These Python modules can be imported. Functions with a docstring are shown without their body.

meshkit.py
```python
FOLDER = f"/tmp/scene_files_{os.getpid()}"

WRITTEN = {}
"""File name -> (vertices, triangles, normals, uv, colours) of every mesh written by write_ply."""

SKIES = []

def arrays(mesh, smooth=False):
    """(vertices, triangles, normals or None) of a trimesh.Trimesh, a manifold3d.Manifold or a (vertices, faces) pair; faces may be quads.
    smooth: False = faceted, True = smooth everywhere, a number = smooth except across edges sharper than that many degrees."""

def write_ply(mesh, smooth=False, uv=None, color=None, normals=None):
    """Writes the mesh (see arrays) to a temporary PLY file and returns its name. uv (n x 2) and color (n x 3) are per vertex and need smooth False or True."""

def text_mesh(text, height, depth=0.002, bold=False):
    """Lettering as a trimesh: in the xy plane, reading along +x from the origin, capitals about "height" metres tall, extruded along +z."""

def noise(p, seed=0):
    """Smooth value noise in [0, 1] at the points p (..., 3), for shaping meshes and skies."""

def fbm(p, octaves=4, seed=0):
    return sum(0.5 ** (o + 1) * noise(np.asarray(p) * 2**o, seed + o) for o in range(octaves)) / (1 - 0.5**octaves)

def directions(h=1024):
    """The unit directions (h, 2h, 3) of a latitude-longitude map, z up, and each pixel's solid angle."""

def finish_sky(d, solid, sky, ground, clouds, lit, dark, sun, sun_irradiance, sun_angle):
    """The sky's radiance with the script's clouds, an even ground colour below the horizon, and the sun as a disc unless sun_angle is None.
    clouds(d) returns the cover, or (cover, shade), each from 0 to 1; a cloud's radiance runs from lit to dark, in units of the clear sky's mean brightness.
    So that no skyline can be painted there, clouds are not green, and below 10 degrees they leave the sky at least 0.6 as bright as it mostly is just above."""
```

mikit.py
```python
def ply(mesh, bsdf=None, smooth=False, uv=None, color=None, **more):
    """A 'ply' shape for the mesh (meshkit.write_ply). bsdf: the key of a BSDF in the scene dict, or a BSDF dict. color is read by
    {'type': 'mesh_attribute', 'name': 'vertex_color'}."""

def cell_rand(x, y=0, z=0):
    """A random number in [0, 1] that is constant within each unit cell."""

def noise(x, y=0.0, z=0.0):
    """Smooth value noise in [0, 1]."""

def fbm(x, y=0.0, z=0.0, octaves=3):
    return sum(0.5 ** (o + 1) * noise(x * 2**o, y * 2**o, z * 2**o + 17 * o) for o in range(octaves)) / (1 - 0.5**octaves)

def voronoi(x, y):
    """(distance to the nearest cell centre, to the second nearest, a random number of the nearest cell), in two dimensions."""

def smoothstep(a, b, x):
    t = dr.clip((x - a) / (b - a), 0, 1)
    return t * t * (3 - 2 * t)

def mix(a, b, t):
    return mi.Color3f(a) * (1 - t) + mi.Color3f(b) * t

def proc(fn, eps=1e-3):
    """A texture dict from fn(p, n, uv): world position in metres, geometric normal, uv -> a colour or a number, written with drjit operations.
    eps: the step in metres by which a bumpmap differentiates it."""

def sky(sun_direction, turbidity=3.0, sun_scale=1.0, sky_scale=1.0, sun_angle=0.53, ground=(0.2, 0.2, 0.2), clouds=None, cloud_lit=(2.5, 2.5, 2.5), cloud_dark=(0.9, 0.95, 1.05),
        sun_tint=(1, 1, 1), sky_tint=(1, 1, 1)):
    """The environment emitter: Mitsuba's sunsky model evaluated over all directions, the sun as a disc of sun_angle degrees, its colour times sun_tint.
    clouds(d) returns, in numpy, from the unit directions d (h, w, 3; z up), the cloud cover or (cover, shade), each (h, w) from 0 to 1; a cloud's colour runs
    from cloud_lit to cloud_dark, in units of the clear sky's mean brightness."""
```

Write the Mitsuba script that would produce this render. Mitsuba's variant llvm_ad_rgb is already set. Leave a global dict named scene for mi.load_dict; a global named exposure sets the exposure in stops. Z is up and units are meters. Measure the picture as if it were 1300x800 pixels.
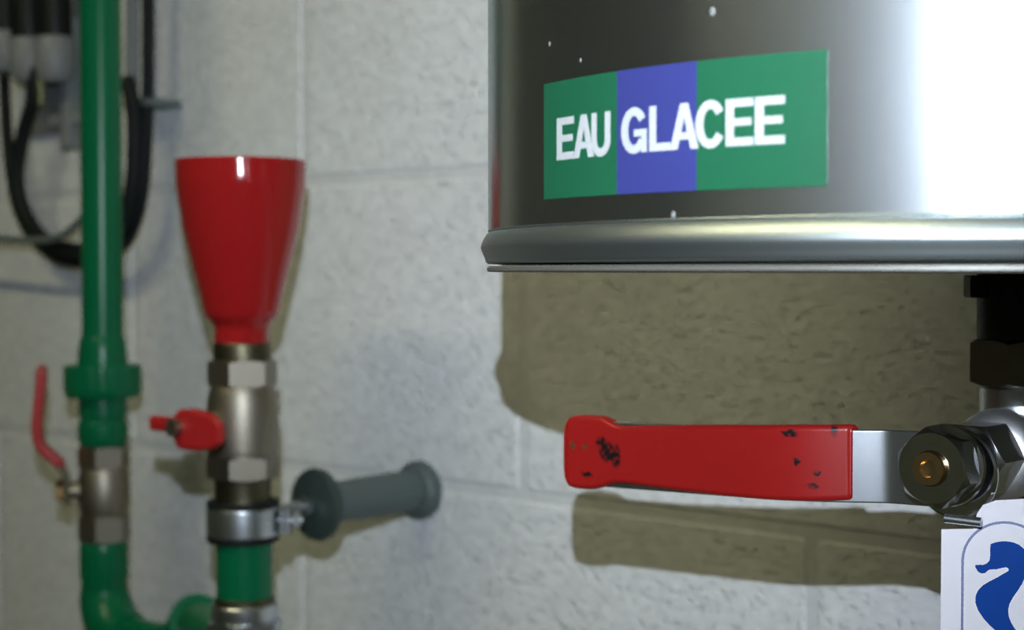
import math
import numpy as np, trimesh, drjit as dr, mitsuba as mi, mikit, meshkit
import mapbox_earcut as earcut
from mikit import noise, fbm, smoothstep, mix
from shapely.geometry import Polygon, LineString, box as sbox
T = mi.ScalarTransform4f
scene, labels = {}, {}

# ------------------------------------------------------------------ camera, lights, exposure
# World: the block wall is the plane y = 0, the room lies at y < 0, x runs along the wall, z is up (metres).
exposure = 0.0
CAM = np.array([0.0, -0.7213, 1.5])
YAW, PITCH = math.atan(0.906), math.atan(54 / 2000)
FH = np.array([-math.sin(YAW), math.cos(YAW), 0.0])
RT = np.array([math.cos(YAW), math.sin(YAW), 0.0])
FWD = FH * math.cos(PITCH) + np.array([0, 0, -math.sin(PITCH)])
scene['camera'] = {'type': 'thinlens', 'fov': math.degrees(2 * math.atan(650 / 2000)), 'fov_axis': 'x', 'aperture_radius': 0.0024,
                   'focus_distance': 0.52, 'near_clip': 0.01, 'far_clip': 50.0,
                   'to_world': T().look_at(origin=CAM.tolist(), target=(CAM + FWD).tolist(), up=[0, 0, 1])}
FLASH = CAM - 0.010 * RT + np.array([0, 0, 0.096])            # the camera's own flash, above the lens
scene['camera_flash'] = {'type': 'spot', 'cutoff_angle': 42.0, 'beam_width': 8.0, 'intensity': {'type': 'rgb', 'value': [1.56, 1.74, 1.98]},
                         'to_world': T().look_at(origin=FLASH.tolist(), target=(FLASH + FWD + 0.06 * RT).tolist(), up=[0, 0, 1])}
AMBIENT = 2.7                                                # the room's ceiling lamps (built below)

# ------------------------------------------------------------------ materials
def rgb(*c): return {'type': 'rgb', 'value': list(c)}
def mat(name, d): scene[name] = {'type': 'twosided', 'bsdf': d} if d['type'] not in ('twosided',) else d
def princ(c, rough, metal=0.0, **k): return {'type': 'principled', 'base_color': rgb(*c) if isinstance(c, tuple) else c, 'roughness': rough, 'metallic': metal, **k}

def wall_colour(p, n, uv):
    a = fbm(p.x * 9, p.y * 9, p.z * 9, 3)
    b = fbm(p.x * 140, p.y * 140, p.z * 140, 3)
    v = 0.76 + 0.09 * (a - 0.5) + 0.15 * (b - 0.5)
    pit = smoothstep(0.66, 0.80, fbm(p.x * 210 + 5, p.y * 210, p.z * 210, 2))
    v = v * (1 - 0.13 * pit)
    return mi.Color3f(v * 0.97, v, v * 1.035)
def wall_relief(p, n, uv):
    return 0.5 * fbm(p.x * 260, p.y * 260, p.z * 260, 2) - 0.8 * smoothstep(0.64, 0.80, fbm(p.x * 270 + 5, p.y * 270, p.z * 270, 2)) + 0.3 * noise(p.x * 90, p.y * 90, p.z * 90)
mat('concrete', {'type': 'bumpmap', 'arbitrary': mikit.proc(wall_relief, 4e-4), 'scale': 0.0011, 'bsdf': {'type': 'diffuse', 'reflectance': mikit.proc(wall_colour)}})
def mortar_colour(p, n, uv):
    v = 0.67 + 0.14 * (fbm(p.x * 160, p.y * 160, p.z * 160, 3) - 0.5)
    return mi.Color3f(v * 0.97, v, v * 1.035)
mat('mortar', {'type': 'diffuse', 'reflectance': mikit.proc(mortar_colour)})
mat('room_paint', {'type': 'diffuse', 'reflectance': rgb(0.36, 0.39, 0.38)})
mat('floor_concrete', {'type': 'diffuse', 'reflectance': rgb(0.16, 0.16, 0.14)})

mat('cladding_metal', {'type': 'blendbsdf', 'weight': 0.12,
    'a': {'type': 'roughconductor', 'distribution': 'ggx', 'alpha_u': 0.028, 'alpha_v': 0.11, 'eta': rgb(1.4, 1.3, 1.1), 'k': rgb(6.6, 6.4, 6.0), 'specular_reflectance': rgb(0.78, 0.85, 0.86)},
    'b': {'type': 'roughconductor', 'distribution': 'ggx', 'alpha': 0.20, 'specular_reflectance': rgb(0.62, 0.66, 0.72)}})
mat('rim_metal', {'type': 'roughconductor', 'distribution': 'ggx', 'alpha': 0.16, 'specular_reflectance': rgb(0.52, 0.58, 0.59)})
mat('cap_metal', princ((0.20, 0.20, 0.18), 0.5, 0.6))
mat('chrome', princ((0.76, 0.78, 0.80), 0.12, 1.0))
mat('lever_steel', princ((0.74, 0.78, 0.84), 0.28, 1.0))
mat('satin_chrome', princ((0.92, 0.92, 0.95), 0.45, 1.0))
mat('zinc_steel', princ((0.62, 0.66, 0.70), 0.32, 1.0))
mat('nickel_brass', princ((0.33, 0.30, 0.24), 0.48, 1.0))
mat('dark_brass', princ((0.13, 0.12, 0.075), 0.45, 1.0))
mat('stem_brass', princ((0.62, 0.42, 0.20), 0.28, 1.0))
mat('galvanised', princ((0.095, 0.125, 0.122), 0.55, 0.15))
mat('galvanised_dark', princ((0.038, 0.060, 0.054), 0.5, 0.15))
mat('green_plastic', princ((0.001, 0.125, 0.050), 0.30, 0.0, specular=0.30))
mat('red_paint', princ((0.33, 0.011, 0.012), 0.10, 0.0, specular=0.5))
mat('red_plastic', princ((0.42, 0.016, 0.018), 0.35))
mat('black_plastic', princ((0.006, 0.008, 0.008), 0.45, specular=0.3))
mat('black_rubber', princ((0.006, 0.009, 0.009), 0.6, specular=0.25))
mat('bronze_nut', princ((0.20, 0.19, 0.15), 0.42, 1.0))
mat('tag_white', princ((0.72, 0.70, 0.74), 0.45))
mat('tag_line', princ((0.18, 0.21, 0.36), 0.5))
mat('tag_blue', princ((0.001, 0.045, 0.26), 0.5, specular=0.15))
mat('label_green', princ((0.010, 0.088, 0.042), 0.42, specular=0.3))
mat('label_purple', princ((0.031, 0.037, 0.165), 0.42, specular=0.3))
mat('label_white', princ((0.40, 0.42, 0.43), 0.45, specular=0.3))
mat('grey_plastic', princ((0.20, 0.22, 0.23), 0.5))
mat('grey_paint', princ((0.16, 0.175, 0.18), 0.5))
mat('grey_sheath', princ((0.12, 0.15, 0.145), 0.5))
mat('earth_wire', princ((0.22, 0.27, 0.12), 0.5))
mat('fleck_white', princ((0.17, 0.185, 0.185), 0.6))
scene['lamp_diffuser'] = {'type': 'diffuse', 'reflectance': rgb(0.6, 0.6, 0.55)}

SCUFFS = [(-0.3877, 1.4293, .0046, .0042), (-0.3909, 1.4331, .0030, .0022), (-0.3835, 1.4280, .0026, .0050), (-0.3982, 1.4195, .0028, .0013),
          (-0.3058, 1.4423, .0032, .0013), (-0.2904, 1.4438, .0015, .0020), (-0.3029, 1.4318, .0014, .0014), (-0.2957, 1.4282, .0014, .0013), (-0.2973, 1.4235, .0021, .0012)]
GREENS = [(-0.4055, 1.4305, .0013, .0015), (-0.3990, 1.4303, .0015, .0009)]
def sleeve_colour(p, n, uv):
    w = 0.0011 * (noise(p.x * 900, 3.0, p.z * 900) - 0.5)
    def spots(lst):
        m = mi.Float(0)
        for x, z, a, b in lst:
            d = dr.sqrt(dr.square((p.x - x + w) / a) + dr.square((p.z - z - w) / b))
            m = dr.maximum(m, 1 - smoothstep(0.65, 1.15, d))
        return m
    ragged = 0.55 + 0.45 * smoothstep(0.3, 0.55, noise(p.x * 700, 9.0, p.z * 700))
    c = mix((0.300, 0.0100, 0.0090), (0.008, 0.007, 0.008), spots(SCUFFS) * ragged)
    return mix(c, (0.012, 0.055, 0.02), 0.8 * spots(GREENS))
mat('red_vinyl', princ(mikit.proc(sleeve_colour), 0.34, 0.0, specular=0.5))

# ------------------------------------------------------------------ mesh helpers
def key_for(name):
    if name not in scene: return name
    i = 1
    while f'{name}_{i:03d}' in scene: i += 1
    return f'{name}_{i:03d}'
def put(name, mesh, m, smooth=30, **k):
    key = key_for(name)
    scene[key] = mikit.ply(mesh, m, smooth, **k)
    return key
def tag(key, label, cat=None, group=None, kind=None):
    labels[key] = {kk: v for kk, v in (('label', label), ('category', cat), ('group', group), ('kind', kind)) if v}
def cat(*ms): return trimesh.util.concatenate(list(ms))
def move(m, v): m = m.copy(); m.apply_translation(v); return m
def lathe(profile, n=64, at=(0, 0, 0), axis=(0, 0, 1)):
    """profile [(r, h)] turned about the axis through at"""
    prof = np.array(profile, float)
    if prof[0, 1] > prof[-1, 1]: prof = prof[::-1]
    m = trimesh.creation.revolve(prof, sections=n)
    if m.volume < 0: m.invert()
    return place(m, at, axis)
def frame(axis):
    a = np.array(axis, float); a /= np.linalg.norm(a)
    h = np.array([0, 0, 1.0]) if abs(a[2]) < 0.9 else np.array([1.0, 0, 0])
    u = np.cross(h, a); u /= np.linalg.norm(u)
    return np.column_stack([u, np.cross(a, u), a])
def place(m, at, axis=(0, 0, 1), spin=0.0):
    m = m.copy(); M = np.eye(4); M[:3, :3] = frame(axis); M[:3, 3] = at
    if abs(axis[0]) + abs(axis[1]) < 1e-9: M[:3, :3] = np.eye(3)
    m.apply_transform(M @ trimesh.transformations.rotation_matrix(spin, [0, 0, 1])); return m
def hexnut(r_flat, h0, h1, hole=0.0, spin=0.0, at=(0, 0, 0), axis=(0, 0, 1), chamfer=0.08, sides=6):
    """a nut with chamfered corners from height h0 to h1 on the axis"""
    import manifold3d as m3
    rc = r_flat / math.cos(math.pi / sides)
    a = np.arange(sides) * 2 * math.pi / sides + math.pi / sides
    cs = m3.CrossSection([np.column_stack([rc * np.cos(a), rc * np.sin(a)])])
    b = m3.Manifold.extrude(cs, h1 - h0).translate([0, 0, h0])
    c = chamfer * r_flat * 1.2
    lim = [(0, h0), (r_flat * 0.98, h0), (rc * 1.02, h0 + c), (rc * 1.02, h1 - c), (r_flat * 0.98, h1), (0, h1)]
    lm = trimesh.creation.revolve(np.array(lim), sections=72)
    if lm.volume < 0: lm.invert()
    b = b ^ m3.Manifold(m3.Mesh(np.array(lm.vertices, np.float32), np.array(lm.faces, np.uint32)))
    if hole: b = b - m3.Manifold.cylinder(h1 - h0 + 0.02, hole, hole, 48).translate([0, 0, h0 - 0.01])
    mm = b.to_mesh()
    return place(trimesh.Trimesh(mm.vert_properties[:, :3], mm.tri_verts, process=True), at, axis, spin)
def loft(rings, cap=True):
    n, k = len(rings[0]), len(rings)
    v = np.vstack(rings); f = []
    for i in range(k - 1):
        for j in range(n):
            a, b = i * n + j, i * n + (j + 1) % n
            f += [[a, b, b + n], [a, b + n, a + n]]
    if cap:
        v = np.vstack([v, rings[0].mean(0), rings[-1].mean(0)])
        for j in range(n):
            f += [[len(v) - 2, (j + 1) % n, j], [len(v) - 1, (k - 1) * n + j, (k - 1) * n + (j + 1) % n]]
    m = trimesh.Trimesh(v, f, process=False)
    if m.volume < 0: m.invert()
    return m
def tube(path, r, n=20, smooth=True, steps=10):
    P = np.array(path, float)
    if smooth and len(P) > 2:
        from scipy.interpolate import CubicSpline
        s = np.r_[0, np.cumsum(np.linalg.norm(np.diff(P, axis=0), axis=1))]
        P = CubicSpline(s, P)(np.linspace(0, s[-1], steps * (len(P) - 1) + 1))
    t = np.gradient(P, axis=0); t /= np.linalg.norm(t, axis=1, keepdims=True)
    u = np.cross(t[0], [0.3, 0.2, 0.9]); u /= np.linalg.norm(u)
    rr = np.broadcast_to(r, len(P)); a = np.arange(n) * 2 * math.pi / n
    rings = []
    for i in range(len(P)):
        u = u - t[i] * (u @ t[i]); u /= np.linalg.norm(u)
        w = np.cross(t[i], u)
        rings.append(P[i] + rr[i] * (np.cos(a)[:, None] * u + np.sin(a)[:, None] * w))
    return loft(rings)
def rrect(w, h, r, n=5):
    """rounded rectangle outline, centred, counter-clockwise"""
    r = min(r, w / 2 * .999, h / 2 * .999); out = []
    for cx, cy, a0 in ((1, 1, 0), (-1, 1, 90), (-1, -1, 180), (1, -1, 270)):
        for k in range(n):
            a = math.radians(a0 + 90 * k / (n - 1))
            out.append((cx * (w / 2 - r) + r * math.cos(a), cy * (h / 2 - r) + r * math.sin(a)))
    return np.array(out)
def triangulate(poly):
    rings = [np.array(poly.exterior.coords)[:-1]] + [np.array(i.coords)[:-1] for i in poly.interiors]
    v = np.vstack(rings)
    return v, earcut.triangulate_float64(v, np.cumsum([len(r) for r in rings]).astype(np.uint32)).reshape(-1, 3)
def extrude(poly, d):
    ps = getattr(poly, 'geoms', [poly])
    return cat(*[trimesh.creation.extrude_polygon(p, d, engine='earcut') for p in ps])
def rbox(w, d, h, b=0.001):
    """box with bevelled edges, centred"""
    import manifold3d as m3
    pts = [(sx * (w / 2 - b * (k != 0)), sy * (d / 2 - b * (k != 1)), sz * (h / 2 - b * (k != 2)))
           for k in range(3) for sx in (-1, 1) for sy in (-1, 1) for sz in (-1, 1)]
    mm = m3.Manifold.hull_points(np.array(pts)).to_mesh()
    return trimesh.Trimesh(mm.vert_properties[:, :3], mm.tri_verts)

# ------------------------------------------------------------------ the room
X0, X1, Y1, HT = -3.2, 1.5, -3.6, 2.75
def slab(name, lo, hi, m):
    b = trimesh.creation.box(extents=np.subtract(hi, lo)); b.apply_translation((np.array(lo) + hi) / 2)
    k = put(name, b, m, False); return k
tag(slab('wall_back', (X0, 0.0014, 0), (X1, 0.15, HT), 'mortar'), 'pale painted concrete block wall behind the pipes', kind='structure')
tag(slab('wall_left', (X0 - .1, Y1, 0), (X0, 0.15, HT), 'room_paint'), 'plain side wall of the plant room', kind='structure')
tag(slab('wall_right', (X1, Y1, 0), (X1 + .1, 0.15, HT), 'room_paint'), 'plain side wall of the plant room, right', kind='structure')
tag(slab('wall_front', (X0, Y1 - .1, 0), (X1, Y1, HT), 'room_paint'), 'wall of the plant room opposite the pipes', kind='structure')
tag(slab('floor', (X0, Y1, -.1), (X1, 0.15, 0), 'floor_concrete'), 'bare concrete floor of the plant room', kind='structure')
tag(slab('ceiling', (X0, Y1, HT), (X1, 0.15, HT + .1), 'room_paint'), 'plain ceiling of the plant room', kind='structure')

BL, BH, J = 0.41, 0.201, 0.007
Z_JOINT, X_JOINT = 1.3625, -0.4400                              # a bed joint, and a head joint of the course under it
def block_mesh(w, h):
    """front of a hollow block: a face with softened, slightly worn arrises"""
    rings = []
    for inset, y in ((0, 0.012), (0, 0.0012), (0.0008, 0.0004), (0.0022, 0.0)):
        q = rrect(w - 2 * inset, h - 2 * inset, 0.003, 3)
        rings.append(np.column_stack([q[:, 0], np.full(len(q), y), q[:, 1]]))
    return loft(rings)
full = mikit.ply(block_mesh(BL - J, BH - J), 'concrete', False)
rest = []
for c in range(-7, 7):
    zc = Z_JOINT + (c + 0.5) * BH
    if zc - BH / 2 < -0.05 or zc + BH / 2 > HT + 0.05: continue
    off = X_JOINT - (BL / 2 if c % 2 == 0 else 0.0)
    for k in range(-8, 6):
        xc = off + (k + 0.5) * BL
        if xc - BL / 2 < X0 or xc + BL / 2 > X1: continue
        if -2 <= c <= 2 and -1.75 < xc < 0.35:
            scene[key_for('wall_back__concrete_block')] = {**full, 'to_world': T().translate([xc, 0, zc])}
        else: rest.append(move(block_mesh(BL - J, BH - J), (xc, 0, zc)))
tag(put('wall_back__block_field', cat(*rest), 'concrete', False), 'the rest of the concrete blocks', kind='stuff')

# ceiling lamps of the room: a warm tube above the aisle
for x, y, s in ((-0.66, -1.30, 1.0),):
    L = put('ceiling_lamp', move(rbox(1.24, 0.10, 0.05, 0.006), (x, y, HT - 0.03)), 'grey_paint', False)
    tag(L, 'warm fluorescent batten lamp on the ceiling' if s == 1.0 else 'second warm fluorescent batten lamp, farther from the block wall', 'lamp')
    tb = place(lathe([(0, -0.58), (0.013, -0.58), (0.013, 0.58), (0, 0.58)], 16), (x, y, HT - 0.075), (1, 0, 0))
    scene[L + '__tube'] = mikit.ply(tb, 'lamp_diffuser', False, emitter={'type': 'area', 'radiance': rgb(27 * s * AMBIENT, 25 * s * AMBIENT, 15 * s * AMBIENT)})

# ------------------------------------------------------------------ the clad vessel with the marker label
JC, JR, JZ = np.array([-0.2429, -0.2056]), 0.1745, 1.5
def cyl_grid(r, z0, z1, nphi=360, nz=40, wob=0.00012):
    ph, z = np.meshgrid(np.linspace(0, 2 * math.pi, nphi + 1), np.linspace(z0, z1, nz), indexing='ij')
    p = np.stack([np.cos(ph) * 3, np.sin(ph) * 3, z * 9], -1)
    rr = r + wob * (meshkit.fbm(p + 20, 3) - 0.5)
    v = np.stack([JC[0] + rr * np.cos(ph), JC[1] + rr * np.sin(ph), z], -1).reshape(-1, 3)
    i, j = np.meshgrid(np.arange(nphi), np.arange(nz - 1), indexing='ij')
    a = (i * nz + j).ravel()
    f = np.vstack([np.column_stack([a, a + nz, a + nz + 1]), np.column_stack([a, a + nz + 1, a + 1])])
    uv = np.stack([ph / (2 * math.pi), z], -1).reshape(-1, 2)
    return trimesh.Trimesh(v, f, process=False), uv
g, uv = cyl_grid(JR, JZ + 0.0140, 2.70)
J_ = 'insulation_jacket'
put(J_ + '__cladding', g, 'cladding_metal', True, uv=uv)
tag(J_, 'large round brushed metal insulation jacket carrying the EAU GLACEE label', 'insulated vessel')
at_j = (JC[0], JC[1], JZ)
put(J_ + '__bead_ring', lathe([(0.1725, 0.0152), (JR - 0.0003, 0.0150), (JR + 0.0001, 0.0142), (JR - 0.0002, 0.0136), (JR + 0.0004, 0.0132), (JR + 0.0012, 0.0120), (JR + 0.0020, 0.0105), (JR + 0.0024, 0.0092), (JR + 0.0025, 0.0084),
     (JR + 0.0023, 0.0076), (JR + 0.0017, 0.0062), (JR + 0.0011, 0.0048), (JR + 0.0008, 0.0036), (JR + 0.0002, 0.0030), (JR - 0.003, 0.0028), (JR - 0.006, 0.0030)], 360, at_j), 'rim_metal', 50)
labels[J_ + '__bead_ring'] = {'label': 'rolled bead around the bottom edge'}
put(J_ + '__end_cap', lathe([(0, 0.0004), (0.169, 0.0001), (JR - 0.0003, 0.0002), (JR + 0.0004, 0.0006), (JR + 0.0004, 0.0016), (JR - 0.0003, 0.0021), (0.165, 0.0022)], 300, at_j), 'cap_metal', 40)
put(J_ + '__top_cap', lathe([(0, 2.70 - JZ), (JR, 2.70 - JZ), (JR, 2.698 - JZ)], 120, at_j), 'rim_metal', 40)

PH0 = math.radians(-111.558)
def on_jacket(m, lift=0.0):
    """bend a flat mesh (x = mm along the arc from the label's left edge, y = height in m, z = thickness) round the jacket"""
    v = np.array(m.vertices); a = PH0 + v[:, 0] / 1000 / 0.175; r = JR + lift + v[:, 2]
    o = trimesh.Trimesh(np.column_stack([JC[0] + r * np.cos(a), JC[1] + r * np.sin(a), v[:, 1]]), m.faces, process=False)
    if o.volume < 0: o.invert()
    return o
def strip(x0, x1, z0, z1, t, n):
    xs = np.linspace(x0, x1, n)
    rings = [np.array([(x, z0, 0), (x, z0, t), (x, z1, t), (x, z1, 0)]) for x in xs]
    return loft(rings)
ML = J_ + '__marker_label'
put(ML, on_jacket(strip(0, 102.8, 1.5216, 1.5556, 0.00025, 80), 0.0001), 'label_green', 30)
labels[ML] = {'label': 'green and purple marker label reading EAU GLACEE'}
put(ML + '__purple_band', on_jacket(strip(36.8, 65.5, 1.5216, 1.5556, 0.00020, 30), 0.0002), 'label_purple', 30)
def stroke_ring(cx, cy, rx, ry, t, a0, a1, n=24):
    a = np.radians(np.linspace(a0, a1, n)); o = np.column_stack([cx + rx * np.cos(a), cy + ry * np.sin(a)])
    i = np.column_stack([cx + (rx - t) * np.cos(a), cy + (ry - t * 0.92) * np.sin(a)])
    return Polygon(np.vstack([o, i[::-1]]))
def letter(ch):
    """bold grotesque capital in a 1-high cell: polygon and its width"""
    S = 0.21
    if ch == 'E': return sbox(0, 0, S, 1).union(sbox(0, 0, .70, .175)).union(sbox(0, .825, .70, 1)).union(sbox(0, .425, .65, .585)), .70
    if ch == 'L': return sbox(0, 0, S, 1).union(sbox(0, 0, .66, .175)), .66
    if ch == 'A': return Polygon([(0, 0), (.225, 0), (.29, .21), (.56, .21), (.625, 0), (.85, 0), (.535, 1), (.315, 1)]).difference(Polygon([(.335, .37), (.515, .37), (.425, .70)])), .85
    if ch == 'U': return stroke_ring(.39, .36, .39, .38, S, 180, 360).union(sbox(0, .35, S, 1)).union(sbox(.78 - S, .35, .78, 1)), .78
    c = stroke_ring(.40, .5, .40, .52, S, 33, 327, 48)
    if ch == 'C': return c, .75
    return c.difference(sbox(.45, 0, .9, .10).difference(sbox(0, 0, .62, .2))).union(sbox(.40, .36, .78, .52)).union(sbox(.63, .0, .78, .52)), .78
ZL = 1.53265
for ch, x0, x1 in (('E', 8.2, 17.2), ('A', 17.2, 27.0), ('U', 25.9, 34.1), ('G', 38.7, 48.5), ('L', 49.5, 57.0), ('A', 56.8, 66.3), ('C', 65.3, 74.1), ('E', 74.7, 82.8), ('E', 83.3, 91.6)):
    p, w = letter(ch)
    m = extrude(p, 1.0); v = np.array(m.vertices)
    m = trimesh.Trimesh(np.column_stack([x0 + v[:, 0] / w * (x1 - x0), ZL + v[:, 1] * 0.0122, v[:, 2] * 0.00018]), m.faces, process=False)
    put(ML + '__letter', on_jacket(m, 0.00042), 'label_white', False)
for mm_, z, r in ((57.6, 1.51545, .00075), (70.2, 1.5681, .0009), (3.0, 1.5672, .0006), (20.0, 1.5605, .0005)):
    d = lathe([(0, 0.00025), (r * .6, 0.0002), (r, 0)], 12)
    v = np.array(d.vertices); d = trimesh.Trimesh(np.column_stack([mm_ + v[:, 0] * 1000, z + v[:, 1] * 1.3, v[:, 2]]), d.faces)
    put(J_ + '__paint_fleck', on_jacket(d, 0.00005), 'fleck_white', True)

# ------------------------------------------------------------------ outlet fitting under the jacket
VX = np.array([-0.2516, -0.1599])
F_ = 'outlet_fitting'
tag(F_, 'black adapter and dark hexagon nut hanging below the metal jacket', 'pipe fitting')
put(F_ + '__adapter', lathe([(0, 1.4996), (0.0170, 1.4996), (0.0172, 1.4985), (0.0172, 1.4764), (0.0166, 1.4750), (0, 1.4750)], 56, (VX[0], VX[1], 0)), 'black_plastic', 30)
tab = rbox(0.0080, 0.010, 0.0085, 0.0006)
for s in (-1, 1):
    m = tab.copy(); m.apply_transform(trimesh.transformations.rotation_matrix(YAW, [0, 0, 1])); put(F_ + '__adapter__tab', move(m, (VX[0] + s * RT[0] * 0.0176, VX[1] + s * RT[1] * 0.0176, 1.4948)), 'black_plastic', False)
put(F_ + '__hex_nut', hexnut(0.0172, 1.4580, 1.4752, spin=math.radians(7.8), at=(VX[0], VX[1], 0)), 'bronze_nut', 30)
labels[F_ + '__hex_nut'] = {'label': 'dark bronze hexagon nut'}
put(F_ + '__nipple', lathe([(0, 1.4585), (0.0150, 1.4585), (0.0160, 1.4570), (0.0160, 1.4440), (0, 1.4440)], 56, (VX[0], VX[1], 0)), 'zinc_steel', 30)

# ------------------------------------------------------------------ the red lever valve
V1 = 'ball_valve'
tag(V1, 'chrome ball valve with a long flat red lever, below the metal jacket', 'valve')
zc = 1.4338
N = np.array([0, -1.0, 0])
put(V1 + '__body', cat(lathe([(0, 1.4475), (0.0165, 1.4475), (0.0178, 1.446), (0.0178, 1.4425), (0.0190, 1.4400), (0.0205, 1.4360), (0.0210, zc), (0.0205, 1.4270), (0.0190, 1.4225), (0.0175, 1.4200), (0.0175, 1.4185), (0, 1.4185)], 64, (VX[0], VX[1], 0)),
    ), 'chrome', 30)
put(V1 + '__hex_end', hexnut(0.0175, 1.3990, 1.4190, spin=math.radians(25), at=(VX[0], VX[1], 0)), 'chrome', 30)
sx = VX[0]
def on_stem(prof, n=56): return lathe(prof, n, (sx, VX[1], zc), N)
put(V1 + '__bonnet', on_stem([(0, 0.010), (0.0160, 0.010), (0.0168, 0.0180), (0.0170, 0.0215), (0.0165, 0.0245), (0.0150, 0.0272), (0.0125, 0.0290), (0.0110, 0.0296), (0, 0.0296)]), 'satin_chrome', 30)
put(V1 + '__packing_nut', hexnut(0.0122, 0.0290, 0.0470, spin=math.radians(30), at=(sx, VX[1], zc + 0.0004), axis=N, chamfer=0.10), 'chrome', 30)
put(V1 + '__neck', on_stem([(0, 0.0450), (0.0090, 0.0450), (0.0090, 0.0520), (0.0084, 0.0525), (0.0084, 0.0562), (0, 0.0562)]), 'chrome', 25)
put(V1 + '__stop_plate', on_stem([(0.0060, 0.0550), (0.0150, 0.0550), (0.0158, 0.0556), (0.0158, 0.0566), (0.0150, 0.0572), (0.0060, 0.0572)]).apply_translation([0.0005, 0, -0.0030]), 'chrome', 30)
# lever plate: flat at the stem, sloping outwards, then flat inside the red sleeve
def lever_y(x):
    soft = lambda u, k: 0.5 * (u + math.sqrt(u * u + k * k))
    return -0.2345 + 0.50 * (soft(x + 0.3020, 0.013) - soft(x + 0.2742, 0.0016))
def bar(st, n=6):
    """stations (x, z_bottom, z_top, thickness, corner radius) along the lever"""
    rings = []
    for x, zb, zt, th, r in st:
        q = rrect(th, zt - zb, r, n); rings.append(np.column_stack([np.full(len(q), x), lever_y(x) + q[:, 0], (zb + zt) / 2 + q[:, 1]]))
    return loft(rings)
lz = lambda x: 1.4319 - (x + 0.2516) * 0.0 + (x + 0.2516) * 0.0295
LV = V1 + '__lever'
xs = np.linspace(-0.398, -0.258, 130)
pts = [(x, lz(x) - 0.0128, lz(x) + 0.0132, 0.0030, 0.0006) for x in xs]
a = np.linspace(0, math.pi / 2, 10)[1:]
pts += [(-0.258 + 0.0140 * math.sin(t), lz(-0.25) - 0.0006 - 0.0125 * max(math.cos(t), .2), lz(-0.25) - 0.0004 + 0.0132 * max(math.cos(t), .2), 0.0030, 0.0006) for t in a]
put(LV, bar(pts), 'lever_steel', 35)
labels[LV] = {'label': 'flat steel lever in a red grip sleeve'}
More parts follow.
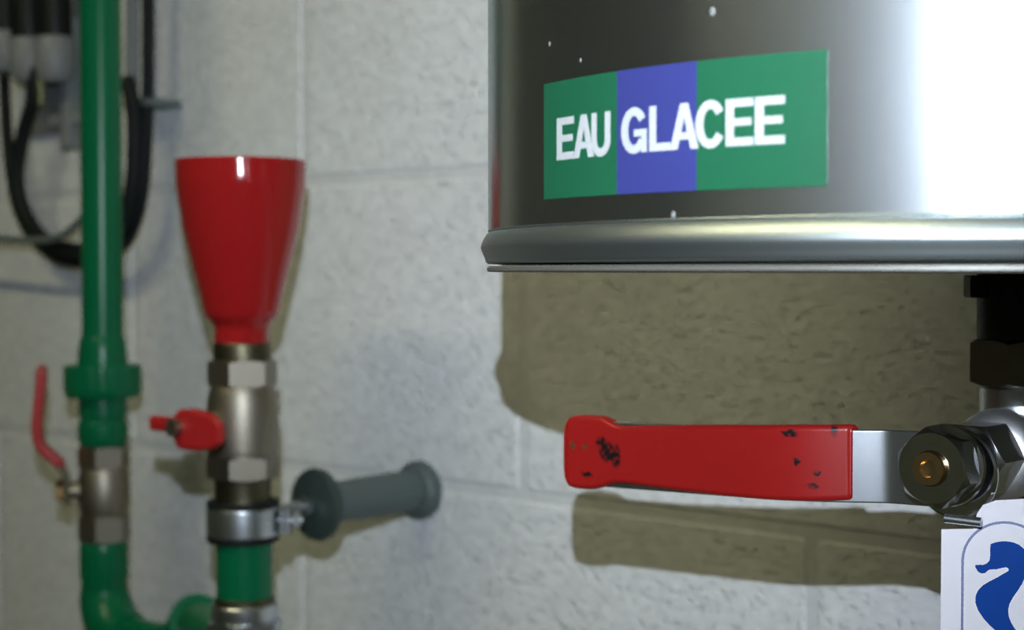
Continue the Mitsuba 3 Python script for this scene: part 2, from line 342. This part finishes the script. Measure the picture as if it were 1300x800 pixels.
SL = np.array([  # x, bottom, top of the sleeve
    (-0.4108, 1.4190, 1.4360), (-0.4104, 1.4160, 1.4388), (-0.4090, 1.4140, 1.4412), (-0.4065, 1.4133, 1.4424), (-0.4030, 1.4131, 1.4429), (-0.3960, 1.4136, 1.4431), (-0.3915, 1.4148, 1.4430), (-0.3880, 1.4160, 1.4419), (-0.3850, 1.4168, 1.4407),
    (-0.3810, 1.4172, 1.4402), (-0.3700, 1.4171, 1.4410), (-0.3560, 1.4169, 1.4419), (-0.3380, 1.4168, 1.4431), (-0.3206, 1.4170, 1.4441), (-0.3100, 1.4173, 1.4448), (-0.3005, 1.4178, 1.4453), (-0.2930, 1.4183, 1.4456), (-0.2870, 1.4189, 1.4459), (-0.2856, 1.4191, 1.4459), (-0.2850, 1.4196, 1.4454)])
from scipy.interpolate import PchipInterpolator
xs = np.unique(np.r_[np.linspace(-0.4108, -0.400, 24), np.linspace(-0.400, -0.2850, 140), -0.2856, -0.2853])
zb, zt = PchipInterpolator(SL[:, 0], SL[:, 1])(xs), PchipInterpolator(SL[:, 0], SL[:, 2])(xs)
put(LV + '__grip_sleeve', bar([(x, b, t, 0.0062 if x > -0.4085 and x < -0.2856 else 0.0050, 0.0022) for x, b, t in zip(xs, zb, zt)], 7), 'red_vinyl', 40)
labels[LV + '__grip_sleeve'] = {'label': 'scuffed red vinyl grip'}
put(V1 + '__washer', on_stem([(0.0070, 0.0606), (0.0138, 0.0606), (0.0143, 0.0612), (0.0138, 0.0620), (0.0070, 0.0620)]), 'chrome', 30)
put(V1 + '__stem_nut', cat(hexnut(0.0122, 0.0620, 0.0728, hole=0.0062, spin=math.radians(12), at=(sx, VX[1], zc), axis=N, chamfer=0.16)), 'chrome', 30)
put(V1 + '__stem', cat(on_stem([(0, 0.0500), (0.0061, 0.0500), (0.0061, 0.0742), (0.0056, 0.0752), (0.0030, 0.0752), (0.0024, 0.0740), (0, 0.0738)], 40)), 'stem_brass', 30)
labels[V1 + '__stem'] = {'label': 'brass stem end'}

# ------------------------------------------------------------------ tag with the sea horse emblem
TG = 'sign_tag'
tag(TG, 'white tag with a blue sea horse hanging below the chrome valve', 'tag')
TO = np.array([-0.2503, -0.2275, 1.4127]); TA = math.radians(30)            # top-left corner, yaw of its face
TXv = np.array([math.cos(TA), math.sin(TA), 0]); TN = np.array([math.sin(TA), -math.cos(TA), 0])
def tag_mesh(poly, d, lift=0.0):
    m = extrude(poly, d); v = np.array(m.vertices)                           # poly in metres: right, up
    o = trimesh.Trimesh(TO + v[:, :1] * TXv + v[:, 1:2] * np.array([0, 0, 1.0]) + (v[:, 2:] + lift) * TN, m.faces, process=False)
    if o.volume < 0: o.invert()
    return o
MMT = 0.000282                                                               # one unit of the drawing below
def TP(pts): return Polygon([((x - 1195) * MMT, (672 - y) * MMT) for x, y in pts])
plate = TP([(1195, 672), (1233, 670), (1236, 652), (1243, 641), (1258, 635), (1292, 632), (1310, 640), (1318, 655), (1321, 668), (1345, 668), (1345, 880), (1195, 880)]).buffer(0.0006).buffer(-0.0006)
put(TG + '__plate', tag_mesh(plate, 0.0010), 'tag_white', False)
cx, rr = 1269, 49
arc_ = [(cx - rr, 860), (cx - rr, 710)] + [(cx - rr * math.cos(t), 709 - 48 * math.sin(t)) for t in np.linspace(0.05, math.pi - 0.05, 30)] + [(cx + rr, 710), (cx + rr, 860), (cx - rr, 860)]
line = LineString([((x - 1195) * MMT, (672 - y) * MMT) for x, y in arc_]).buffer(1.5 * MMT)
put(TG + '__border_line', tag_mesh(line, 0.00012, 0.0010), 'tag_line', False)
sh = [(320, 300), (345, 290), (370, 284), (400, 282), (432, 286), (465, 298), (490, 320), (502, 350), (506, 385), (505, 425), (498, 460), (484, 500), (462, 540), (436, 580), (420, 612), (412, 645), (415, 680), (428, 715), (446, 745), (468, 775), (490, 805),
      (515, 850), (530, 900), (530, 950), (512, 995), (475, 1025), (430, 1030), (395, 1008), (385, 975), (400, 948), (425, 945), (440, 965), (430, 982), (415, 978), (420, 998), (450, 1000), (480, 980), (492, 945), (485, 900), (462, 860), (425, 825), (400, 800),
      (360, 770), (320, 735), (285, 697), (258, 655), (245, 615), (246, 580), (258, 550), (282, 522), (320, 497), (350, 480), (378, 462), (400, 448), (412, 440), (414, 428), (402, 420), (380, 424), (350, 434), (325, 434), (308, 440), (294, 456), (272, 458), (256, 448), (244, 428), (242, 416), (262, 413), (285, 412), (302, 404), (315, 388), (319, 360), (318, 330)]
horse = TP([(1180 + x / 4.44, 620 + y / 4.44) for x, y in sh]).buffer(0)
put(TG + '__sea_horse_emblem', tag_mesh(horse, 0.00015, 0.0010), 'tag_blue', False)
labels[TG + '__sea_horse_emblem'] = {'label': 'blue sea horse silhouette'}
cl = tube([TO + TXv * (1199 - 1195) * MMT + [0, 0, 14 * MMT] + TN * .002, TO + TXv * (1240 - 1195) * MMT + [0, 0, 13 * MMT] + TN * .006], 0.0016, 12, smooth=False)
put(TG + '__hanging_clip', cl, 'zinc_steel', 40)
labels[TG + '__hanging_clip'] = {'label': 'short metal clip holding the tag'}

# ------------------------------------------------------------------ funnel, its valve, drain pipe and clamp
CX = (-0.7324, -0.1475, 0.0); U_ = 0.0004585
FN = 'tundish_funnel'
prof = [(82.3, 1.5644), (81.8, 1.5649), (80.5, 1.5649), (79.4, 1.5644), (79.2, 1.5540), (77.0, 1.5453), (70, 1.5247), (60, 1.5073), (50, 1.4904), (43, 1.4760), (34, 1.4712), (30, 1.4690), (29, 1.4585), (33.5, 1.4585), (34.2, 1.4592), (34.2, 1.4660), (34.8, 1.4690),
        (37.5, 1.4708), (43.5, 1.4735), (46.2, 1.4757), (48.2, 1.4790), (54.0, 1.4904), (63.4, 1.5073), (72.6, 1.5247), (79.9, 1.5453), (81.3, 1.5500), (81.7, 1.5530), (81.8, 1.5560), (81.9, 1.5620)]
prof = [(r * U_, z) for r, z in prof]
m = trimesh.creation.revolve(np.array(prof + prof[:1]), sections=96)
if m.volume < 0: m.invert()
m.apply_translation(CX)
put(FN, m, 'red_paint', 40)
tag(FN, 'glossy red open-topped funnel screwed on the brass valve', 'funnel')
V2 = 'ball_valve_001'
tag(V2, 'nickel-plated brass valve with a small red wing handle, under the red funnel', 'valve')
ax = (CX[0] + 0.0006, CX[1], 0)
put(V2 + '__collar', lathe([(0, 1.4592), (35 * U_, 1.4592), (36.5 * U_, 1.4580), (36.5 * U_, 1.4488), (0, 1.4488)], 56, ax), 'dark_brass', 30)
HS = math.radians(30.5)
put(V2 + '__hex_end', hexnut(38.5 * U_, 1.4335, 1.4495, spin=HS, at=ax), 'nickel_brass', 30)
put(V2 + '__body', lathe([(0, 1.4345), (39.5 * U_, 1.4342), (41 * U_, 1.4325), (43.5 * U_, 1.4280), (45.5 * U_, 1.4190), (46 * U_, 1.4090), (45.5 * U_, 1.3980), (44.6 * U_, 1.3950), (43.5 * U_, 1.3945), (43.5 * U_, 1.3935), (0, 1.3935)], 64, ax), 'nickel_brass', 30)
put(V2 + '__hex_end', hexnut(40 * U_, 1.3800, 1.3938, spin=HS, at=ax), 'nickel_brass', 30)
put(V2 + '__collar', lathe([(0, 1.3810), (38 * U_, 1.3810), (36 * U_, 1.3790), (35 * U_, 1.3690), (35.5 * U_, 1.3660), (0, 1.3660)], 56, ax), 'dark_brass', 30)
hz = 1.4130
hub = np.array([CX[0], CX[1] - 0.039, hz])
put(V2 + '__stem', lathe([(0, 0.015), (0.0075, 0.015), (0.0075, 0.030), (0.0050, 0.031), (0.0050, 0.050), (0, 0.050)], 32, (CX[0], CX[1], hz), N), 'nickel_brass', 30)
HN = V2 + '__wing_handle'
st = [(-0.033, .0072, .0040), (-0.0325, .0086, .0052), (-0.028, .0090, .0056), (-0.012, .0088, .0062), (-0.008, .0110, .0090), (-0.004, .0170, .0120), (0.000, .0225, .0130), (0.008, .0230, .0120), (0.018, .0220, .0090), (0.028, .0190, .0064), (0.0345, .0135, .0052), (0.0360, .0100, .0042)]
rings = []
for x, h, t in st:
    q = rrect(t, h, 0.0024, 6); zz = -0.0012 * (x > -0.006)
    rings.append(np.column_stack([hub[0] + x + 0 * q[:, 0], hub[1] + q[:, 0] - 0.10 * max(x, 0), hub[2] + zz + q[:, 1]]))
put(HN, loft(rings), 'red_plastic', 40)
labels[HN] = {'label': 'red wing handle'}
put(HN + '__screw', lathe([(0, 0), (0.0036, 0), (0.0040, 0.0010), (0.0034, 0.0030), (0, 0.0034)], 24, hub + [-0.0035, -0.0060, 0], N), 'satin_chrome', 30)
DP = 'drain_pipe'
tag(DP, 'short green plastic drain pipe below the clamp and funnel valve', 'pipe')
dpx = (CX[0] + 0.0018, CX[1], 0)
put(DP + '__tube', lathe([(0, 1.3655), (35.5 * U_, 1.3655), (35.5 * U_, 1.2900), (0, 1.2900)], 64, dpx), 'green_plastic', 30)
put(DP + '__lock_ring', lathe([(0, 1.3110), (35.5 * U_, 1.3110), (38 * U_, 1.3100), (38 * U_, 1.3070), (0, 1.3070)], 56, dpx), 'dark_brass', 30)
put(DP + '__coupling', cat(lathe([(0, 1.3072), (40 * U_, 1.3072), (42 * U_, 1.3060), (42 * U_, 1.2990), (40.5 * U_, 1.2978), (0, 1.2978)], 56, dpx), hexnut(42.5 * U_, 1.2700, 1.2978, spin=HS + 0.15, at=dpx)), 'zinc_steel', 30)
labels[DP + '__coupling'] = {'label': 'zinc plated coupling nut'}
put(DP + '__lower_tube', lathe([(0, 1.2720), (35.5 * U_, 1.2720), (35.5 * U_, 0.0), (0, 0.0)], 48, dpx), 'green_plastic', 30)
PC = 'pipe_clamp'
tag(PC, 'rubber lined steel pipe clamp on a grey round wall spacer, beside the funnel valve', 'pipe clamp')
cc = np.array([CX[0] + 0.0006, CX[1], 1.3552])
put(PC + '__rubber_liner', lathe([(35.6 * U_, -0.0105), (44.5 * U_, -0.0120), (46 * U_, -0.0112), (46 * U_, -0.0082), (43 * U_, -0.0074), (43 * U_, 0.0078), (46 * U_, 0.0086), (46 * U_, 0.0114), (44.5 * U_, 0.0122), (35.6 * U_, 0.0110)], 64, cc), 'black_rubber', 30)
put(PC + '__band', lathe([(42.8 * U_, -0.0080), (45.0 * U_, -0.0084), (46.2 * U_, -0.0074), (46.2 * U_, 0.0072), (45.0 * U_, 0.0082), (42.8 * U_, 0.0078)], 80, cc), 'zinc_steel', 30)
ear = []
for s in (-1, 1):
    e = rbox(0.0022, 0.014, 0.0150, 0.0006); e.apply_transform(trimesh.transformations.rotation_matrix(YAW, [0, 0, 1])); ear.append(move(e, cc + RT * 0.0252 + FH * (s * 0.0) + np.array([0, 0, 0]) + RT * (s * 0.0016)))
put(PC + '__clamp_ear', cat(*ear), 'zinc_steel', 30)
ec = cc + RT * 0.0250
put(PC + '__clamp_bolt', cat(lathe([(0, -0.010), (0.0022, -0.010), (0.0022, 0.010), (0, 0.010)], 16, ec, RT), hexnut(0.0042, 0.0045, 0.0085, at=ec, axis=RT), lathe([(0, -0.0088), (0.0036, -0.0084), (0.0042, -0.0060), (0.0042, -0.0048), (0, -0.0048)], 20, ec, RT)), 'zinc_steel', 30)
def on_wall(prof, n=48, z=1.3583): return lathe(prof, n, (CX[0], 0, z), N)
put(PC + '__threaded_rod', on_wall([(0, 0.0900)] + [(0.0032 + 0.0004 * (k % 2), 0.090 + 0.00125 * k) for k in range(30)] + [(0, 0.1275)], 20), 'zinc_steel', 30)
put(PC + '__lock_nut', place(hexnut(0.0058, 0.0985, 0.1035), (CX[0], 0, 1.3583), N), 'zinc_steel', 30)
put(PC + '__flange', on_wall([(0, 0.0870), (0.0190, 0.0870), (0.0218, 0.0885), (0.0224, 0.0905), (0.0218, 0.0930), (0.0190, 0.0948), (0.0070, 0.0958), (0.0062, 0.0985), (0, 0.0985)]), 'galvanised_dark', 35)
put(PC + '__spacer_sleeve', on_wall([(0, 0.0080), (0.0136, 0.0080), (0.0132, 0.0500), (0.0122, 0.0870), (0, 0.0870)]), 'galvanised', 30)
put(PC + '__wall_plate', on_wall([(0, 0.0003), (0.0180, 0.0003), (0.0188, 0.0012), (0.0192, 0.0040), (0.0182, 0.0075), (0.0160, 0.0098), (0.0137, 0.0105), (0, 0.0105)]), 'galvanised', 35)
labels[PC + '__spacer_sleeve'] = {'label': 'grey tubular spacer'}
labels[PC + '__flange'] = {'label': 'dark grey round flange'}

# ------------------------------------------------------------------ green riser, its valve and the branch
RX = (-0.9679, -0.0869, 0.0); W_ = 0.00056
RP = 'riser_pipe'
tag(RP, 'tall green plastic riser pipe with a union nut, left of the red funnel', 'pipe')
put(RP + '__tube', lathe([(0, 1.45), (25.6 * W_, 1.45), (25.6 * W_, HT), (0, HT)], 56, RX), 'green_plastic', 30)
put(RP + '__union_socket', lathe([(0, 1.4545), (26.5 * W_, 1.4545), (28.6 * W_, 1.4520), (30.4 * W_, 1.4445), (31.5 * W_, 1.4360), (31.5 * W_, 1.4310), (0, 1.4310)], 56, RX), 'green_plastic', 30)
fl = []
nfl = 16
a = np.arange(nfl * 4) / (nfl * 4) * 2 * math.pi; rad = 48.5 * W_ * (1 - 0.030 * (np.arange(nfl * 4) % 4 == 0))
def nring(k, z): return np.column_stack([RX[0] + k * rad * np.cos(a), RX[1] + k * rad * np.sin(a), np.full(len(a), z)])
put(RP + '__union_nut', loft([nring(.60, 1.4345), nring(.95, 1.4345), nring(.99, 1.4335), nring(1, 1.4310), nring(1, 1.4175), nring(.98, 1.4150), nring(.93, 1.4115), nring(.6, 1.4110)]), 'green_plastic', 35)
put(RP + '__tailpiece', lathe([(0, 1.412), (30.0 * W_, 1.412), (30.4 * W_, 1.4050), (30.4 * W_, 1.3985), (28.2 * W_, 1.3970), (28.2 * W_, 1.3950), (31.5 * W_, 1.3925), (31.8 * W_, 1.3850), (30.5 * W_, 1.3795), (28 * W_, 1.3770), (0, 1.3770)], 56, RX), 'green_plastic', 30)
V3 = 'ball_valve_002'
tag(V3, 'nickel-plated brass valve with a thin upright red lever, on the green riser pipe', 'valve')
rx = (RX[0] + 0.0004, RX[1], 0)
HS3 = math.radians(-33.2 + 12 + 60)
put(V3 + '__hex_end', hexnut(28.5 * W_, 1.3610, 1.3768, spin=HS3, at=rx), 'nickel_brass', 30)
put(V3 + '__body', lathe([(0, 1.3620), (27.5 * W_, 1.3620), (30.5 * W_, 1.3570), (32.5 * W_, 1.3480), (32.5 * W_, 1.3400), (30.5 * W_, 1.3310), (28 * W_, 1.3270), (0, 1.3270)], 56, rx), 'nickel_brass', 30)
put(V3 + '__hex_end', hexnut(28.5 * W_, 1.3085, 1.3275, spin=HS3, at=rx), 'nickel_brass', 30)
SD = np.array([-0.60, -0.80, 0.0])
SP = np.array([-SD[1], SD[0], 0.0])                               # across the lever
so = np.array([RX[0], RX[1], 1.3450])
put(V3 + '__stem', cat(lathe([(0, 0.012), (0.0085, 0.012), (0.0085, 0.0180), (0.0060, 0.0185), (0.0060, 0.0240), (0.0042, 0.0242), (0.0042, 0.0335), (0, 0.0335)], 32, so, SD)), 'nickel_brass', 30)
put(V3 + '__stem_nut', hexnut(0.0066, 0.0268, 0.0330, hole=0.0030, at=so, axis=SD), 'stem_brass', 30)
def lever3(path, w, t, r, k):
    rings = []
    P = np.array(path); tg = np.gradient(P, axis=0)
    for (o, z), (do, dz), ww, tt in zip(P, tg, np.broadcast_to(w, len(P)), np.broadcast_to(t, len(P))):
        nn = np.array([dz, -do]) / math.hypot(do, dz)            # thickness direction in (outwards, up)
        q = rrect(tt, ww, r, 5)
        rings.append(so + (o + q[:, :1] * nn[0]) * SD + q[:, 1:] * SP + (z + q[:, :1] * nn[1]) * np.array([0, 0, 1.0]))
    m = loft(rings)
    return m
from scipy.interpolate import CubicSpline
lp = np.array([(-0.0062, 0)]) + np.array([(0.0310, -0.010), (0.0312, 0.004), (0.0330, 0.0130), (0.0400, 0.0235), (0.0480, 0.0310), (0.0510, 0.0400), (0.0505, 0.0560), (0.0485, 0.0750), (0.0478, 0.0880)])
ss = np.r_[0, np.cumsum(np.linalg.norm(np.diff(lp, axis=0), axis=1))]; cs_ = CubicSpline(ss, lp)
put(V3 + '__lever', lever3(cs_(np.linspace(0, ss[-1], 50)), 0.0140, 0.0040, 0.0012, 1), 'dark_brass', 35)
t3 = np.linspace(ss[-1] * 0.25, ss[-1] + 0.0015, 44); u3 = (t3 - t3[0]) / (t3[-1] - t3[0])
put(V3 + '__lever__grip_sleeve', lever3(cs_(t3), 0.0150 * np.minimum(1, 0.6 + np.minimum(u3, 1 - u3) * 12), 0.0072 * np.minimum(1, 0.55 + np.minimum(u3, 1 - u3) * 10), 0.0026, 1), 'red_plastic', 40)
labels[V3 + '__lever__grip_sleeve'] = {'label': 'red grip sleeve'}
BP = 'branch_pipe'
tag(BP, 'green plastic elbow and branch pipe running from below the riser valve to the drain', 'pipe')
put(BP + '__socket', lathe([(0, 1.3090), (27 * W_, 1.3090), (29.5 * W_, 1.3070), (30.5 * W_, 1.3020), (30.5 * W_, 1.2835), (28.9 * W_, 1.2815), (28.9 * W_, 1.2680), (0, 1.2680)], 56, RX), 'green_plastic', 30)
zb_ = 1.2440
R0 = np.array(RX)
def bend(p0, d0, p1, d1, n=14):
    """quarter-ellipse path leaving p0 along d0 and arriving at p1 along d1"""
    t = np.linspace(0, 1, n)[:, None]; L = np.linalg.norm(np.subtract(p1, p0)) * 0.75
    h = lambda k: np.array(k, float)
    c0, c1 = h(p0) + L * 0.55 * h(d0), h(p1) - L * 0.55 * h(d1)
    return (1 - t) ** 3 * h(p0) + 3 * t * (1 - t) ** 2 * c0 + 3 * t ** 2 * (1 - t) * c1 + t ** 3 * h(p1)
e1 = bend(R0 + [0, 0, 1.2740], (0, 0, -1), R0 + [0.032, 0, zb_], (1, 0, 0))
put(BP + '__elbow', tube(e1, W_ * (29.8 + 4.0 * np.sin(np.linspace(0, math.pi, len(e1))) ** 0.7), 40, smooth=False), 'green_plastic', 40)
p2 = R0 + [0.030, 0, zb_]; p3 = R0 + [0.088, -0.002, zb_ + 0.002]
put(BP + '__tube', tube([p2, p3], 25.6 * W_, 40, smooth=False), 'green_plastic', 40)
dd = np.array([dpx[0], dpx[1], zb_ + 0.030]) - p3; 
e2 = bend(p3 - np.array([0.012, 0, 0.002]), (1, -0.05, 0.1), p3 + np.array([0.040, -0.012, 0.0265]), (0.8, -0.45, 0.35), 16)
rr2 = np.full(16, 32.0 * W_); rr2[:2] = 27 * W_
put(BP + '__elbow', tube(e2, rr2, 40, smooth=False), 'green_plastic', 40)
put(BP + '__tube', tube([e2[-1] - (e2[-1] - e2[-2]) * .5, np.array([dpx[0], dpx[1], e2[-1][2] + 0.010])], 24 * W_, 32, smooth=False), 'green_plastic', 40)

# ------------------------------------------------------------------ cables and glands on the wall, far left
Y = -0.030
def cable(name, pts, r, m, label, y):
    k = put(name, tube([(p[0], y, p[1]) for p in pts], r, 18), m, 40); tag(k, label, 'cable'); return k
cable('power_cable', [(-1.2085, 2.10), (-1.2085, 1.90), (-1.2080, 1.70), (-1.2043, 1.6293), (-1.1976, 1.5829), (-1.1845, 1.5497), (-1.1569, 1.5245), (-1.1103, 1.5094), (-1.0656, 1.5092), (-1.0281, 1.5265), (-1.0102, 1.5572), (-1.0047, 1.5925), (-1.0024, 1.622), (-1.0009, 1.669), (-1.0005, 1.7043), (-1.0005, 1.90), (-1.0005, 2.10)], 0.0047, 'black_rubber',
      'black cable hanging in the outer loop behind the green riser pipe', -0.0240)
cable('power_cable', [(-1.1393, 1.6650), (-1.1400, 1.6510), (-1.1430, 1.6387), (-1.1515, 1.6253), (-1.1639, 1.6004), (-1.1680, 1.5749), (-1.1563, 1.5488), (-1.1317, 1.5285), (-1.0917, 1.5184), (-1.0533, 1.5195), (-1.0235, 1.5345), (-1.0070, 1.5598), (-1.0025, 1.5920), (-1.0030, 1.6180), (-1.0120, 1.6450)], 0.0058, 'black_rubber',
      'thick black cable running from the grey gland into the inner loop', -0.0355)
cable('control_cable', [(-1.300, 1.5340), (-1.228, 1.5304), (-1.1775, 1.5277), (-1.1412, 1.5259), (-1.1120, 1.5255), (-1.0836, 1.5294), (-1.0647, 1.5370), (-1.0483, 1.5487), (-1.0343, 1.5662), (-1.0286, 1.5986), (-1.0259, 1.6457), (-1.0252, 1.7046), (-1.0252, 1.9), (-1.0252, 2.1)], 0.0030, 'grey_sheath', 'thin grey cable crossing in front of the black cable loop', -0.0460)
cable('conduit', [(-1.0236, 2.10), (-1.0236, 1.90), (-1.0236, 1.7074), (-1.0240, 1.6716), (-1.0250, 1.6340)], 0.0050, 'grey_paint', 'grey conduit running up beside the black cable, right of the riser', -0.0220)
b = move(rbox(0.034, 0.030, 0.0055, 0.001), (-1.0080, -0.0155, 1.6275))
kb = put('cable_bracket', b, 'grey_sheath', False); tag(kb, 'small grey bracket holding the black cable, right of the riser', 'bracket')
for s in (-1.0160, -0.9930): put('cable_bracket__screw', lathe([(0, 0), (0.003, 0), (0.003, 0.002), (0, 0.003)], 12, (s, -0.022, 1.6302)), 'zinc_steel', 30)
mp = put('mounting_plate', move(rbox(0.120, 0.006, 0.115, 0.001), (-1.1420, -0.0050, 1.6730)), 'grey_paint', False)
tag(mp, 'grey mounting plate behind the cable glands, top left', 'plate')
put(mp + '__flange', move(rbox(0.012, 0.018, 0.105, 0.001), (-1.1150, -0.0160, 1.6520)), 'grey_plastic', False)
put(mp + '__flange', move(rbox(0.050, 0.014, 0.010, 0.001), (-1.1250, -0.0150, 1.6230)), 'grey_plastic', False)
GL = 'pale grey cable gland with a black top'
for x, z0, z1, topr, lab in ((-1.1508, 1.6545, 1.6910, 0.0135, GL + ', second from the left above the cable loop'), (-1.1122, 1.6512, 1.6875, 0.0125, GL + ', nearest the riser pipe above the cable loop'), (-1.1875, 1.6650, 1.6990, 0.0105, GL + ', leftmost at the frame edge')):
    gk = key_for('cable_gland'); k = gk if gk + '__sleeve' not in scene else None
    i = 0
    gk = 'cable_gland'
    while gk + '__sleeve' in scene: i += 1; gk = f'cable_gland_{i:03d}'
    tag(gk, lab, 'cable gland')
    put(gk + '__sleeve', lathe([(0, z0), (0.0110, z0), (0.0140, z0 + 0.004), (0.0162, z0 + 0.014), (0.0162, z1 - 0.012), (0.0140, z1 - 0.002), (0.0120, z1), (0, z1)], 36, (x, Y - 0.004, 0)), 'grey_plastic', 30)
    put(gk + '__black_cap', lathe([(0, z1 - 0.002), (topr, z1 - 0.002), (topr + .001, z1 + 0.003), (topr, z1 + 0.030), (topr - .004, z1 + 0.034), (0.007, z1 + 0.036), (0.007, 2.0), (0, 2.0)], 36, (x, Y - 0.004, 0)), 'black_plastic', 30)
k = put('earth_wire', tube([(-1.1240, -0.0400, 1.690), (-1.1230, -0.0420, 1.662), (-1.1190, -0.0430, 1.648), (-1.1190, -0.0430, 1.633)], 0.0020, 12), 'earth_wire', 40); tag(k, 'short yellow green wire end between the two grey glands', 'wire')
